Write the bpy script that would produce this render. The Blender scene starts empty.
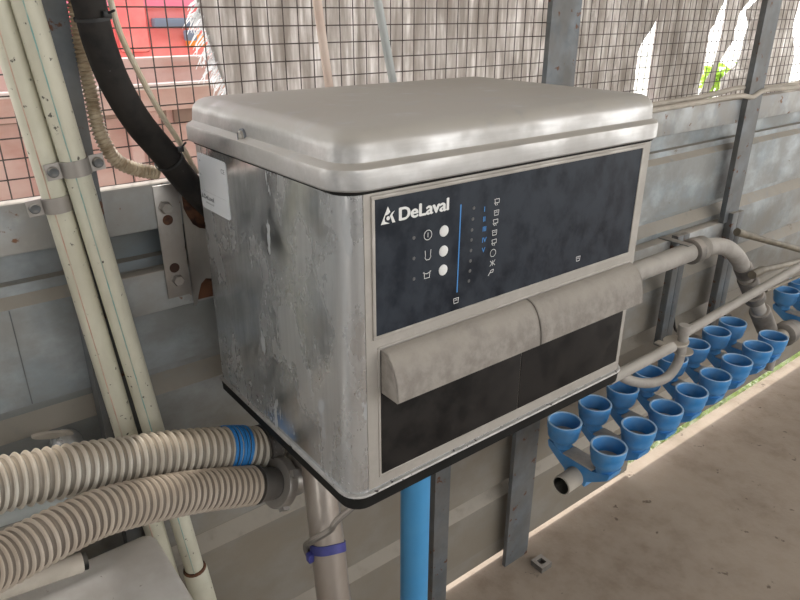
import bpy, bmesh, math, random
from mathutils import Vector, Matrix
random.seed(7)
S = bpy.context.scene
COL = S.collection
PI = math.pi
H = 1.6                                   # eye height above the floor
FL = 669.36                               # focal length in pixels of the 800 px frame
CR = Vector((0.79065479, -0.6122597, 0.00174959))
CU = Vector((0.24169817, 0.31474511, 0.91788752))
CF = Vector((0.56253622, 0.72530929, -0.39683678))

def ray(x, y): return CF + CR*((x-400)/FL) + CU*((300-y)/FL)
def atY(x, y, Y):
    d = ray(x, y); p = d*(Y/d.y); return Vector((p.x, p.y, p.z+H))
def atX(x, y, X):
    d = ray(x, y); p = d*(X/d.x); return Vector((p.x, p.y, p.z+H))
def atZ(x, y, Z):
    d = ray(x, y); p = d*((Z-H)/d.z); return Vector((p.x, p.y, p.z+H))

# ------------------------------------------------------------------ materials
def _in(n, k, v):
    if k in n.inputs: n.inputs[k].default_value = v
def rgb(c): return (c[0], c[1], c[2], 1)
def mat(name, c1, c2=None, scale=8, rough=.6, metal=0.0, stretch=(1,1,1), bump=0.0, bscale=40,
        spots=None, dust=None, film=None, rough2=None, transl=0, lo=.35, hi=.65, lowtint=None, spec=None):
    """c1/c2 noise mix; spots=(colour, scale, threshold); dust=(colour, amount) settles on upward faces;
    film=(colour, amount, scale, stretch) patchy dry dirt everywhere"""
    m = bpy.data.materials.new(name); m.use_nodes = True
    nt = m.node_tree; N = nt.nodes; L = nt.links
    b = N['Principled BSDF']
    tc = N.new('ShaderNodeTexCoord')
    def noise(sc, st=(1,1,1), det=6, rg=.6):
        mp = N.new('ShaderNodeMapping'); mp.inputs['Scale'].default_value = st
        L.new(tc.outputs['Object'], mp.inputs['Vector'])
        n = N.new('ShaderNodeTexNoise'); _in(n,'Scale',sc); _in(n,'Detail',det); _in(n,'Roughness',rg)
        L.new(mp.outputs[0], n.inputs['Vector']); return n
    def ramp(src, lo, hi):
        r = N.new('ShaderNodeMapRange'); r.inputs['From Min'].default_value = lo; r.inputs['From Max'].default_value = hi
        r.interpolation_type = 'SMOOTHSTEP'
        L.new(src, r.inputs['Value']); return r.outputs['Result']
    def mix(f, a, bcol):
        x = N.new('ShaderNodeMix'); x.data_type = 'RGBA'
        if hasattr(f, 'links'): L.new(f, x.inputs[0])
        else: x.inputs[0].default_value = f
        for s, v in ((x.inputs[6], a), (x.inputs[7], bcol)):
            if hasattr(v, 'links'): L.new(v, s)
            else: s.default_value = rgb(v)
        return x.outputs[2]
    def mth(op, a, bb):
        x = N.new('ShaderNodeMath'); x.operation = op; x.use_clamp = True
        for s, v in ((x.inputs[0], a), (x.inputs[1], bb)):
            if hasattr(v, 'links'): L.new(v, s)
            else: s.default_value = v
        return x.outputs[0]
    n1 = noise(scale, stretch)
    col = mix(ramp(n1.outputs[0], lo, hi), c1, c2 or c1)
    cover = None
    if film:
        nf = noise(film[2], film[3]); f = mth('MULTIPLY', ramp(nf.outputs[0], .3, .62), film[1])
        col = mix(f, col, film[0]); cover = f
    if lowtint:      # patchy brown tint, stronger towards the floor: (colour, full below, none above)
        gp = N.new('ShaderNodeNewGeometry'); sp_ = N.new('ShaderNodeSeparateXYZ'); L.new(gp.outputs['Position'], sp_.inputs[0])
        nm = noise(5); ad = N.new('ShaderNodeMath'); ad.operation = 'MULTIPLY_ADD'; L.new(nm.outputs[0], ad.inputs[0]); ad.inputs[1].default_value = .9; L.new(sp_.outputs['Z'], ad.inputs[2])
        f = ramp(ad.outputs[0], lowtint[2]+.45, lowtint[1]+.45); f = mth('MULTIPLY', f, .75)
        col = mix(f, col, lowtint[0]); cover = mth('MAXIMUM', cover, f) if cover else f
    if spots:
        ns = noise(spots[1], spots[3] if len(spots) > 3 else (1,1,1)); f = ramp(ns.outputs[0], spots[2], spots[2]+.05)
        col = mix(f, col, spots[0]); cover = mth('MAXIMUM', cover, f) if cover else f
    if dust:
        g = N.new('ShaderNodeNewGeometry'); sx = N.new('ShaderNodeSeparateXYZ'); L.new(g.outputs['Normal'], sx.inputs[0])
        nd = noise(25); dr = dust[2] if len(dust) > 2 else (.15,.75); f = mth('MULTIPLY', ramp(sx.outputs['Z'], dr[0], dr[1]), mth('MULTIPLY', ramp(nd.outputs[0], .15, .5), dust[1]))
        col = mix(f, col, dust[0]); cover = mth('MAXIMUM', cover, f) if cover else f
    L.new(col, b.inputs['Base Color'])
    if cover and metal:
        L.new(mth('MULTIPLY', mth('SUBTRACT', 1.0, cover), metal), b.inputs['Metallic'])
    else: b.inputs['Metallic'].default_value = metal
    if rough2 is not None or cover:
        x = N.new('ShaderNodeMapRange'); L.new(cover or ramp(n1.outputs[0], .3, .7), x.inputs['Value'])
        x.inputs['To Min'].default_value = rough; x.inputs['To Max'].default_value = rough2 if rough2 is not None else .85
        L.new(x.outputs['Result'], b.inputs['Roughness'])
    else: b.inputs['Roughness'].default_value = rough
    if bump:
        nb = noise(bscale, stretch, 5); bp = N.new('ShaderNodeBump')
        bp.inputs['Strength'].default_value = bump; bp.inputs['Distance'].default_value = .004
        L.new(nb.outputs[0], bp.inputs['Height']); L.new(bp.outputs[0], b.inputs['Normal'])
    if spec is not None: _in(b,'Specular IOR Level',spec)
    if transl:
        t = N.new('ShaderNodeBsdfTranslucent'); L.new(col, t.inputs['Color'])
        ms = N.new('ShaderNodeMixShader'); ms.inputs[0].default_value = transl
        L.new(b.outputs[0], ms.inputs[1]); L.new(t.outputs[0], ms.inputs[2])
        L.new(ms.outputs[0], N['Material Output'].inputs['Surface'])
    return m

TAN = (.37,.33,.28); DIRT = (.33,.29,.24)
M = {}
M['galv'] = mat('galvanised_sheet', (.25,.29,.31), (.41,.45,.47), 3.5, .45, .25, bump=.12, film=((.22,.205,.175),.65,6,(1,1,1.6)), dust=((.37,.325,.265),.85), spots=((.16,.12,.08),9,.68,(1,1,2)), rough2=.75, lowtint=((.235,.19,.135),.40,1.15), lo=.42, hi=.58)
M['galvpost'] = mat('galvanised_post', (.10,.115,.125), (.17,.19,.205), 12, .5, .3, spots=((.12,.055,.03), 34, .62), dust=(TAN,.8), film=((.15,.135,.115),.6,14,(1,1,.6)), rough2=.75)
M['rail'] = mat('galvanised_rail', (.29,.31,.32), (.42,.44,.44), 8, .5, .25, spots=((.20,.10,.055), 30, .63), dust=((.50,.44,.37),.8), film=((.32,.28,.23),.5,14,(1,1,1)), rough2=.75, lo=.42, hi=.58)
M['mesh'] = mat('mesh_wire', (.075,.06,.055), (.14,.11,.10), 30, .6, .3)
M['steel'] = mat('brushed_stainless', (.58,.60,.62), (.68,.70,.715), 4, .15, .98, (40,40,1.2), bump=.010, bscale=30, film=((.37,.355,.33),.42,12,(1,1,.6)), rough2=.5, spots=((.42,.43,.435),20,.625,(1.4,1.4,.5)))
M['steel_lid'] = mat('dusty_stainless_lid', (.50,.505,.51), (.58,.58,.58), 6, .30, .95, (2,30,30), bump=.015, film=((.33,.31,.285),.7,8,(1,1,1)), dust=((.46,.425,.375),.95,(-.1,.7)), spots=((.12,.10,.09),60,.74), rough2=.6)
M['steelplain'] = mat('dull_stainless', (.40,.38,.36), (.50,.48,.45), 9, .30, .9, film=((.24,.205,.17),.5,14,(1,1,.5)), rough2=.55)
M['steelbrown'] = mat('stained_stainless', (.40,.36,.32), (.52,.48,.44), 5, .24, .95, film=((.20,.155,.12),.6,10,(1,1,.3)), rough2=.5)
M['frame'] = mat('dusty_stainless_frame', (.47,.445,.41), (.53,.50,.465), 10, .4, .6, film=((.38,.35,.31),.85,16,(1,1,1)), dust=((.49,.45,.395),.8), rough2=.7)
M['black'] = mat('black_rubber_and_shade', (.008,.008,.008), (.014,.014,.013), 12, .65, 0, dust=((.22,.2,.17),.4), spec=.2)  # rubber base, and painted shade in the lid gap and pipe bores
M['rimdirt'] = mat('chipped_rim', (.50,.49,.47), (.62,.60,.57), 60, .5, .6, spots=((.06,.05,.05),90,.62))
M['panel'] = mat('dark_blue_panel', (.006,.009,.016), (.013,.018,.027), 9, .4, 0, film=((.043,.052,.066),.6,34,(1,1,.8)), rough2=.6, spec=.22)
M['door'] = mat('dark_drawer_front', (.007,.0065,.0065), (.012,.011,.011), 9, .55, 0, film=((.036,.032,.029),.6,22,(1,1,1)), rough2=.75, spec=.18)
M['hood'] = mat('dusty_grip', (.24,.215,.19), (.33,.30,.265), 45, .85, 0, bump=.3, bscale=160, dust=((.40,.36,.31),.85))
M['white'] = mat('white_print', (.78,.78,.76), rough=.5)
M['blueprint'] = mat('blue_print', (.06,.26,.62), rough=.5)
M['blueprint_dim'] = mat('dim_blue_print', (.04,.15,.40), rough=.5)
M['led'] = mat('indicator_lens', (.13,.13,.13), rough=.3)
M['sticker'] = mat('white_sticker', (.85,.87,.90), (.88,.90,.92), 10, .4)
M['ink'] = mat('grey_ink', (.16,.17,.19), rough=.6)
M['pvc'] = mat('aged_white_pvc', (.62,.61,.49), (.70,.68,.55), 8, .4, 0, spots=((.10,.09,.07),80,.64), film=((.44,.40,.30),.45,12,(1,1,.5)), rough2=.55)
M['pvcdusty'] = mat('dusty_pvc', (.40,.36,.30), (.50,.45,.38), 18, .7, 0, dust=((.48,.42,.35),.7))
M['bluestripe'] = mat('green_pipe_stripe', (.20,.40,.38), (.42,.46,.38), 40, .5)
M['redstripe'] = mat('red_pipe_stripe', (.55,.33,.25), (.56,.46,.36), 40, .5)
M['darkstripe'] = mat('dark_pipe_stripe', (.05,.10,.11), rough=.5)
M['hose'] = mat('black_hose', (.005,.005,.006), (.010,.009,.009), 12, .6, 0, film=((.040,.035,.03),.6,22,(1,1,1)), spots=((.26,.27,.26),34,.70), rough2=.8, spec=.25)
M['conduit'] = mat('beige_conduit', (.36,.27,.17), (.60,.50,.36), 40, .5)
M['cable'] = mat('yellowed_tube', (.60,.50,.34), (.66,.60,.48), 25, .5, spots=((.35,.20,.08),22,.60))
M['tie'] = mat('black_tie', (.015,.015,.015), rough=.5)
M['ribhose'] = mat('dusty_ribbed_hose', (.64,.60,.52), (.74,.70,.62), 20, .38, 0, film=((.48,.40,.31),.55,12,(1,1,1)), dust=((.50,.39,.28),.6,(.35,.95)), spots=((.06,.05,.04),60,.76), rough2=.6)
M['groove'] = mat('hose_groove', (.25,.22,.18), (.33,.29,.24), 14, .6, 0, dust=((.40,.32,.23),.6,(.35,.95)))
M['groove2'] = mat('brown_hose_groove', (.16,.13,.105), (.22,.185,.15), 14, .7, 0, dust=((.34,.27,.20),.5,(.35,.95)))
M['ribhose2'] = mat('brown_ribbed_hose', (.46,.39,.32), (.55,.48,.40), 20, .5, 0, film=((.42,.35,.27),.6,12,(1,1,1)), dust=((.48,.38,.28),.6,(.35,.95)))
M['greyrubber'] = mat('grey_rubber', (.07,.065,.06), (.11,.10,.09), 12, .5)
M['bluetie'] = mat('blue_tie', (.03,.20,.55), (.04,.25,.62), 20, .4)
M['navytape'] = mat('navy_tape', (.03,.035,.17), (.05,.05,.24), 30, .5)
M['bluepipe'] = mat('bright_blue_pipe', (.04,.27,.58), (.06,.31,.62), 5, .4, 0, film=((.10,.30,.50),.3,6,(1,1,1)))
M['cup'] = mat('blue_plastic_cup', (.035,.24,.58), (.06,.29,.63), 14, .45, 0, film=((.20,.34,.50),.4,22,(1,1,1)), rough2=.7)
M['cupdust'] = mat('settled_dirt', (.42,.37,.31), (.52,.46,.39), 40, .9)
M['palerim'] = mat('pale_blue_rim', (.28,.46,.66), (.40,.54,.70), 60, .6)  # paler blue on the top edge of each cup
M['dustsmooth'] = mat('dust_coated_metal', (.31,.285,.255), (.40,.37,.335), 18, .7, .15, dust=((.45,.415,.365),.7))
M['darkplastic'] = mat('dusty_black_coupling', (.10,.09,.08), (.17,.155,.135), 20, .6, 0, dust=((.42,.37,.32),.8,(-.1,.8)))
M['rod'] = mat('weathered_rod', (.17,.145,.105), (.25,.215,.16), 20, .6, .2)
M['pink'] = mat('pinkish_pvc', (.62,.47,.39), (.68,.56,.48), 9, .5, spots=((.4,.25,.18),60,.7))
M['greypipe'] = mat('grey_plastic_pipe', (.40,.43,.42), (.46,.48,.47), 9, .5)
M['sheet'] = mat('dirty_plastic_film', (.56,.53,.50), (.92,.90,.88), 5, .6, 0, (5,5,1.2), bump=.6, bscale=14, film=((.36,.32,.28),.6,22,(4,4,.3)), transl=.5, lo=.35, hi=.62)
M['fibre'] = mat('white_frayed_film', (.95,.95,.95), rough=.6, transl=.6)
M['red'] = mat('red_paint', (.80,.17,.17), (.85,.28,.26), 3, .5)
M['magenta'] = mat('pink_red_paint', (.85,.22,.33), rough=.5)
M['pinkwall'] = mat('faded_red_paint', (.55,.30,.25), (.66,.42,.37), 5, .7, 0, film=((.70,.56,.52),.5,2.5,(1,1,3)))
M['pinklip'] = mat('pale_faded_ledge', (.75,.62,.58), rough=.7)
M['darkred'] = mat('brown_recess', (.26,.17,.14), (.32,.22,.18), 6, .7)
M['slate'] = mat('slate_handle', (.16,.20,.26), rough=.5)
M['orange'] = mat('orange_lens', (.80,.28,.04), rough=.4)
M['concrete'] = mat('concrete_floor', (.27,.205,.15), (.36,.285,.215), 4, .8, 0, bump=.35, bscale=60, film=((.40,.325,.255),.5,18,(1,1,1)), spots=((.15,.11,.08),17,.66))
M['outground'] = mat('outside_gravel', (.55,.53,.45), (.70,.68,.60), 4, .9)
M['leaf'] = mat('bright_leaf', (.30,.50,.06), (.50,.66,.12), 20, .6, transl=.4)
M['tank'] = mat('frosted_plastic', (.74,.70,.65), (.84,.80,.75), 5, .3, 0, film=((.50,.43,.36),.5,9,(1,1,1)), spots=((.30,.22,.16),40,.66), rough2=.55)
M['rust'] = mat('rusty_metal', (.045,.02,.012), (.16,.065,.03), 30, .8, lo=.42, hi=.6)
M['added_ceiling'] = mat('roof_sheet', (.26,.26,.25), (.32,.31,.30), 3, .7)

M['bouncewall'] = mat('pale_bounce_wall', (.52,.54,.55), (.6,.61,.61), 3, .8)  # added wall kept pale so it reflects onto the cabinet side
M['grass'] = mat('green_grass', (.30,.52,.02), (.52,.68,.05), 30, .7)
# ------------------------------------------------------------------ geometry helpers
class MB:
    def __init__(s): s.b = bmesh.new(); s.mats = []
    def mi(s, m):
        if m is None: return 0
        if m not in s.mats: s.mats.append(m)
        return s.mats.index(m)
    def box(s, lo, hi, m=None, bev=0, rot=None, about=None):
        i = s.mi(m); c = (Vector(lo)+Vector(hi))/2; d = Vector(hi)-Vector(lo)
        t = bmesh.new(); bmesh.ops.create_cube(t, size=1)
        for v in t.verts: v.co = Vector((v.co.x*d.x, v.co.y*d.y, v.co.z*d.z))
        if bev: bmesh.ops.bevel(t, geom=t.edges[:], offset=bev, segments=2, affect='EDGES', profile=.5)
        for v in t.verts:
            v.co = (rot @ v.co if rot else v.co) + c
        s.merge(t, i); return s
    def merge(s, t, i=0):
        vm = {v: s.b.verts.new(v.co) for v in t.verts}
        for f in t.faces:
            try:
                nf = s.b.faces.new([vm[v] for v in f.verts]); nf.material_index = i; nf.smooth = f.smooth
            except ValueError: pass
        t.free()
    def tube(s, pts, r, m=None, n=14, cap=True, rf=None, smooth=True):
        """sweep a circle along pts; r number or list; rf(length) -> radius"""
        i = s.mi(m); pts = [Vector(p) for p in pts]; rings = []
        L = 0; T0 = None; nrm = None
        for k, p in enumerate(pts):
            a = pts[max(k-1,0)]; b = pts[min(k+1, len(pts)-1)]; t = (b-a).normalized()
            if nrm is None:
                nrm = t.cross(Vector((0,0,1)))
                if nrm.length < 1e-3: nrm = t.cross(Vector((0,1,0)))
                nrm.normalize()
            else:
                nrm = (nrm - t*nrm.dot(t)).normalized()
            bi = t.cross(nrm)
            if k: L += (p-pts[k-1]).length
            R = rf(L) if rf else (r[k] if isinstance(r, (list,tuple)) else r)
            rings.append([s.b.verts.new(p + (nrm*math.cos(2*PI*j/n)+bi*math.sin(2*PI*j/n))*R) for j in range(n)])
        for k in range(len(rings)-1):
            for j in range(n):
                f = s.b.faces.new((rings[k][j], rings[k][(j+1)%n], rings[k+1][(j+1)%n], rings[k+1][j])); f.smooth = smooth; f.material_index = i
        if cap:
            for rg in (rings[0][::-1], rings[-1]):
                f = s.b.faces.new(rg); f.material_index = i
        return s
    def lathe(s, prof, m=None, n=28, o=(0,0,0), ax=(0,0,1), mats=None):
        """prof list of (radius, height) along ax from o"""
        i = s.mi(m); o = Vector(o); ax = Vector(ax).normalized()
        q = ax.to_track_quat('Z','Y'); rings = []
        for (r, h) in prof:
            if r < 1e-5: rings.append([s.b.verts.new(o + q @ Vector((0,0,h)))])
            else: rings.append([s.b.verts.new(o + q @ Vector((r*math.cos(2*PI*j/n), r*math.sin(2*PI*j/n), h))) for j in range(n)])
        for k in range(len(rings)-1):
            a, b = rings[k], rings[k+1]; ii = s.mi(mats[k]) if mats and mats[k] else i
            for j in range(n):
                j2 = (j+1)%n
                vs = [a[j], a[j2], b[j2], b[j]] if len(a) > 1 and len(b) > 1 else ([a[0], b[j2], b[j]] if len(a) == 1 and len(b) > 1 else ([a[j], a[j2], b[0]] if len(b) == 1 and len(a) > 1 else None))
                if vs is None: continue
                f = s.b.faces.new(vs); f.smooth = True; f.material_index = ii
        return s
    def prism(s, poly, vec, m=None, hole=None):
        """extrude a planar 3-D polygon by vec"""
        i = s.mi(m); vec = Vector(vec); a = [s.b.verts.new(Vector(p)) for p in poly]; b = [s.b.verts.new(Vector(p)+vec) for p in poly]
        n = len(a); fs = [s.b.faces.new(a[::-1]), s.b.faces.new(b)]
        for k in range(n): fs.append(s.b.faces.new((a[k], a[(k+1)%n], b[(k+1)%n], b[k])))
        for f in fs: f.material_index = i
        return s
    def loft(s, loops, m=None, capa=True, capb=True, smooth=False, mats=None):
        i = s.mi(m); R = [[s.b.verts.new(Vector(p)) for p in l] for l in loops]; n = len(R[0])
        for k in range(len(R)-1):
            ii = s.mi(mats[k]) if mats and mats[k] else i
            for j in range(n):
                f = s.b.faces.new((R[k][j], R[k][(j+1)%n], R[k+1][(j+1)%n], R[k+1][j])); f.smooth = smooth; f.material_index = ii
        if capa: s.b.faces.new(R[0][::-1]).material_index = i
        if capb: s.b.faces.new(R[-1]).material_index = i
        return s
    def grid(s, fn, nu, nv, m=None, smooth=True):
        i = s.mi(m); V = [[s.b.verts.new(fn(u/nu, v/nv)) for v in range(nv+1)] for u in range(nu+1)]
        for u in range(nu):
            for v in range(nv):
                f = s.b.faces.new((V[u][v], V[u+1][v], V[u+1][v+1], V[u][v+1])); f.smooth = smooth; f.material_index = i
        return s
    def build(s, name, m, parent=None, sharp=35, recalc=True):
        if recalc: bmesh.ops.recalc_face_normals(s.b, faces=s.b.faces[:])
        org = Vector((0,0,0))
        if parent is None and s.b.verts:
            xs = [v.co for v in s.b.verts]; org = Vector(((min(p.x for p in xs)+max(p.x for p in xs))/2, (min(p.y for p in xs)+max(p.y for p in xs))/2, min(p.z for p in xs)))
            for v in s.b.verts: v.co -= org
        elif parent is not None:
            pw = wloc(parent)
            for v in s.b.verts: v.co -= pw
        me = bpy.data.meshes.new(name); s.b.to_mesh(me); s.b.free()
        ms = s.mats or [m]
        for k in ms: me.materials.append(M[k])
        try: me.set_sharp_from_angle(angle=math.radians(sharp))
        except Exception: pass
        o = bpy.data.objects.new(name, me); COL.objects.link(o)
        if parent is not None: o.parent = parent
        else: o.location = org
        return o
def wloc(o):
    v = Vector((0,0,0))
    while o is not None: v += o.location; o = o.parent
    return v
def tag(o, label=None, cat=None, group=None, kind=None):
    if label: o['label'] = label
    if cat: o['category'] = cat
    if group: o['group'] = group
    if kind: o['kind'] = kind
    return o
def empty(name, loc, label, cat, group=None):
    o = bpy.data.objects.new(name, None); o.empty_display_size = .05; o.location = loc; COL.objects.link(o)
    return tag(o, label, cat, group)
def copy_tree(o, parent=None):
    c = o.copy(); COL.objects.link(c)
    if parent is not None: c.parent = parent
    for ch in list(o.children): copy_tree(ch, c)
    return c
def spline(P, n=8):
    P = [Vector(p) for p in P]; out = []
    Q = [P[0]*2-P[1]] + P + [P[-1]*2-P[-2]]
    for k in range(1, len(Q)-2):
        a, b, c, d = Q[k-1], Q[k], Q[k+1], Q[k+2]
        for j in range(n):
            t = j/n
            out.append(.5*((2*b)+(c-a)*t+(2*a-5*b+4*c-d)*t*t+(3*b-a-3*c+d)*t**3))
    out.append(P[-1]); return out
def resample(P, step):
    out = [P[0]]; acc = 0
    for a, b in zip(P[:-1], P[1:]):
        l = (b-a).length
        while acc + l >= step:
            t = (step-acc)/l; a = a.lerp(b, t); l = (b-a).length; out.append(a.copy()); acc = 0
            if l < 1e-9: break
        acc += l
    return out
def rrect(x0, x1, y0, y1, z, r, n=6, rb=None):
    out = []; rb = r if rb is None else rb
    for r_, cx, cy, a0 in ((rb,x1-rb,y1-rb,0),(rb,x0+rb,y1-rb,90),(r,x0+r,y0+r,180),(r,x1-r,y0+r,270)):
        for k in range(n+1):
            a = math.radians(a0+90*k/n); out.append((cx+r_*math.cos(a), cy+r_*math.sin(a), z))
    return out
def text(s, body, size, loc, rotm, m, parent, name, bold=0.0, width=None, depth=.0002):
    cu = bpy.data.curves.new(name, 'FONT'); cu.body = body; cu.size = size; cu.extrude = 0
    ob = bpy.data.objects.new(name, cu); COL.objects.link(ob)
    dg = bpy.context.evaluated_depsgraph_get(); me = bpy.data.meshes.new_from_object(ob.evaluated_get(dg))
    bpy.data.objects.remove(ob)
    xs = [v.co.x for v in me.vertices]; sc = width/(max(xs)-min(xs)) if width else 1
    x0 = min(xs); pw = wloc(parent)
    if bold:
        bm = bmesh.new(); bm.from_mesh(me); n0 = bm.verts[:]; f0 = bm.faces[:]
        for kk, (dx, dy) in enumerate(((bold,0),(-bold,0),(0,bold*.6),(0,-bold*.6))):
            g = bmesh.ops.duplicate(bm, geom=n0+f0+bm.edges[:len(me.edges)])
            for v in g['geom']:
                if isinstance(v, bmesh.types.BMVert): v.co += Vector((dx,dy,(kk+1)*.00003))
        bm.to_mesh(me); bm.free()
    for v in me.vertices: v.co = rotm @ Vector(((v.co.x-x0)*sc, v.co.y, v.co.z)) + Vector(loc) - pw
    me.materials.clear(); me.materials.append(M[m])
    o = bpy.data.objects.new(name, me); COL.objects.link(o); o.parent = parent
    return o

# ------------------------------------------------------------------ setting
def struct(mb, name, m, label=None):
    o = mb.build(name, m); o['kind'] = 'structure'
    if label: o['label'] = label
    return o
struct(MB().box((-4,-5,-.15), (8,1.13,0)), 'floor', 'concrete', 'brown stained concrete floor')
struct(MB().box((-14,1.13,-.20), (30,30,-.045)), 'ground', 'outground', 'bright pale ground outside the wall')
# wall cladding: horizontal trapezoid ribs, 0.2 m pitch, dusty ledge on each step
prof = [(1.10,1.292),(1.10,1.268),(1.135,1.262),(1.135,1.213),(1.119,1.211),(1.117,1.195),(1.10,1.180)]
for zb in (1.012,.812,.612,.300):
    prof += [(1.10,zb),(1.126,zb-.003),(1.126,zb-.026),(1.10,zb-.056)]
prof += [(1.10,.012),(1.115,.012)]
pp = []
for (y, zz) in prof:
    if not pp or zz <= pp[-1][1]+1e-6: pp.append((y, max(zz,.022)))
w = MB()
def wallrange(x0, x1, zmin, name, label):
    w = MB(); P = [(y, max(zz, zmin)) for (y, zz) in pp if zz > zmin-.15]
    Q = []
    for p in P:
        if not Q or p != Q[-1]: Q.append(p)
    fr = [(y, zz) for y, zz in Q]; bk = [(y+.004, zz) for y, zz in Q][::-1]
    poly = [(x0, y, zz) for y, zz in fr+bk]
    w.prism(poly, (x1-x0, 0, 0))
    return struct(w, name, 'galv', label)
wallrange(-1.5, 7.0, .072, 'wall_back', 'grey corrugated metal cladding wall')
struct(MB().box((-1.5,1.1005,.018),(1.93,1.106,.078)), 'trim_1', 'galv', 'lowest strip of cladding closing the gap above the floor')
struct(MB().box((-4,-2.6,3.0), (9,1.85,3.05)), 'added_ceiling', 'added_ceiling')  # unseen roof, added and sized to keep the sun off the inside
struct(MB().box((-3,-3.1,0), (.6,-3.0,1.9)).box((.6,-3.1,0), (9,-3.0,.9)), 'added_wall_front', 'added_ceiling')  # unseen wall, added and stepped in height to dim the left
struct(MB().box((-1.6,-3.1,0), (-1.5,-1.0,3.0)).box((-1.6,-.52,0), (-1.5,1.2,3.0)), 'added_wall_left', 'bouncewall')  # unseen wall, added to darken the left; slot shaped for a corner highlight

# rail and posts
rail = empty('rail_beam', (1.5,1.09,1.272), 'long horizontal grey steel rail beam under the wire mesh', 'rail')
MB().box((-1.4,1.07,1.272), (6.5,1.098,1.347), 'rail', .004).build('beam', 'rail', rail)
MB().box((.247,1.072,1.128), (1.0,1.098,1.200), 'rail', .003).build('lower_flange', 'rail', rail)
r2 = empty('rail_beam', (1.6,1.09,.885), 'short lower grey rail beam with a dusty top, behind the steel pipe right of the cabinet', 'rail')
MB().box((1.0,1.062,.885), (2.24,1.0985,.942), 'rail', .003).build('beam', 'rail', r2)
struct(MB().box((.098,1.0988,1.014),(.0995,1.1002,1.179)), 'trim_2', 'galvpost', 'thin vertical lap seam in the cladding')
def post(name, x0, x1, y0, y1, z0, z1, label, m='galvpost', lips=True):
    b = MB()
    if lips:   # folded channel: web in front, two returns behind
        b.box((x0,y0,z0), (x1,y0+.006,z1), m); b.box((x0,y0+.006,z0), (x0+.005,y1,z1), m); b.box((x1-.005,y0+.006,z0), (x1,y1,z1), m)
    else: b.box((x0,y0,z0), (x1,y1,z1), m, .003)
    o = b.build(name, m); return tag(o, label, 'post', None)
post('steel_post', .184, .243, 1.030, 1.068, 0, 2.3, 'rust-flecked grey steel post directly behind the two white pipes')
post('steel_post', 1.238, 1.338, 1.056, 1.0695, 0, 2.3, 'dark grey steel post rising behind the middle of the steel cabinet')
post('steel_post', 2.196, 2.286, 1.052, 1.0695, .942, 2.3, 'grey steel post crossing the rail near the right edge of the view')
post('steel_post', .942, .995, 1.062, 1.0995, 0, 1.27, 'thin brown-stained post just right of the bright blue pipe', 'galvpost')
# right of the cabinet: paired hanging channels
def channel(x0, x1, z0, z1, y, label):
    t = empty('channel_bracket', ((x0+x1)/2, 1.07, z0), label, 'bracket')
    b = MB(); wd = (x1-x0); 
    b.box((x0,y,z0),(x0+wd*.44,1.0605,z1),'galvpost',.001); b.box((x0+wd*.56,y+.004,z0),(x1,1.0605,z1-.004),'galvpost',.001); b.box((x0+wd*.4,1.052,z0+.02),(x0+wd*.6,1.060,z1-.05),'galvpost')
    b.build('channel', 'galvpost', t)
    k = MB(); P = spline([(x1+.012,y+.02,z1-.05),(x1+.010,y+.02,(z0+z1)/2),(x1+.014,y+.02,z0+.10),(x1+.045,y+.018,z0+.02),(x1+.10,y+.02,z0+.0)],6)
    k.tube(P, .0045, 'tie', 8).build('cable', 'tie', t)
    return t
channel(1.897, 1.972, .575, .958, 1.038, 'grey twin channel bracket on the wall behind the left part of the steel pipe')
channel(2.222, 2.306, .54, .975, 1.036, 'grey twin channel bracket on the wall behind the bend of the steel pipe')

# mesh panels
def mesh_panel(x0, x1, z0, z1, label, ph=0):
    b = MB(); y = 1.105
    k = 0; x = x0+.012+ph
    while x < x1:
        b.tube([(x,y,z0),(x,y,z1)], .0011, 'mesh', 5, False); x += .0288
    zz = 1.374-.0576
    while zz < z1:
        b.tube([(x0,y-.0018,zz),(x1,y-.0018,zz)], .0011, 'mesh', 5, False); zz += .0288
    return tag(b.build('wire_mesh_panel', 'mesh'), label, 'mesh panel', 'wire mesh panels above the rail')
mesh_panel(-.45, .200, 1.2935, 2.0, 'wire mesh panel left of the two white pipes')
mesh_panel(.205, 1.30, 1.2935, 2.0, 'wire mesh panel behind the black hose and the cabinet lid', .011)
mesh_panel(1.31, 2.26, 1.2935, 2.0, 'wire mesh panel between the two tall grey posts')
mesh_panel(2.27, 3.9, 1.2935, 2.1, 'wire mesh panel at the far right beyond the last post')

# ------------------------------------------------------------------ the washing unit
BX0, BX1, BY0, BY1, BZ0, BZ1 = .388, .986, .602, 1.018, 1.0, 1.418
unit = empty('washing_unit', ((BX0+BX1)/2, BY1, BZ0-.02), 'large dusty stainless steel wall cabinet with dark blue control panel and two drawers', 'control unit')
def loops(offs, r):
    return [rrect(BX0-o, BX1+o, BY0-o, BY1+min(o,.001), zz, max(r+o,.004), 6, .005) for o, zz in offs]
b = MB(); b.loft(loops([(0,BZ0),(0,BZ1)], .026), 'steel', smooth=True)
body = b.build('body', 'steel', unit)
MB().loft(loops([(-.004,BZ1-.006),(.0015,BZ1-.006),(.0035,BZ1-.001),(.0035,BZ1-.0005)], .026), 'black').build('lid_gap_shade','black',unit)  # black strip painting the shade in the gap under the lid
b = MB(); b.loft(loops([(.0040,BZ0-.0035),(.0052,BZ0-.002),(.0045,BZ0+.0005),(.001,BZ0+.0015)], .026), 'rimdirt', smooth=True).build('bottom_rim', 'rimdirt', unit)
b = MB(); b.loft(loops([(-.004,BZ0-.027),(.0015,BZ0-.023),(.0025,BZ0-.004)], .026), 'black', smooth=True).build('base', 'black', unit)
b = MB(); R = .034
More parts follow.
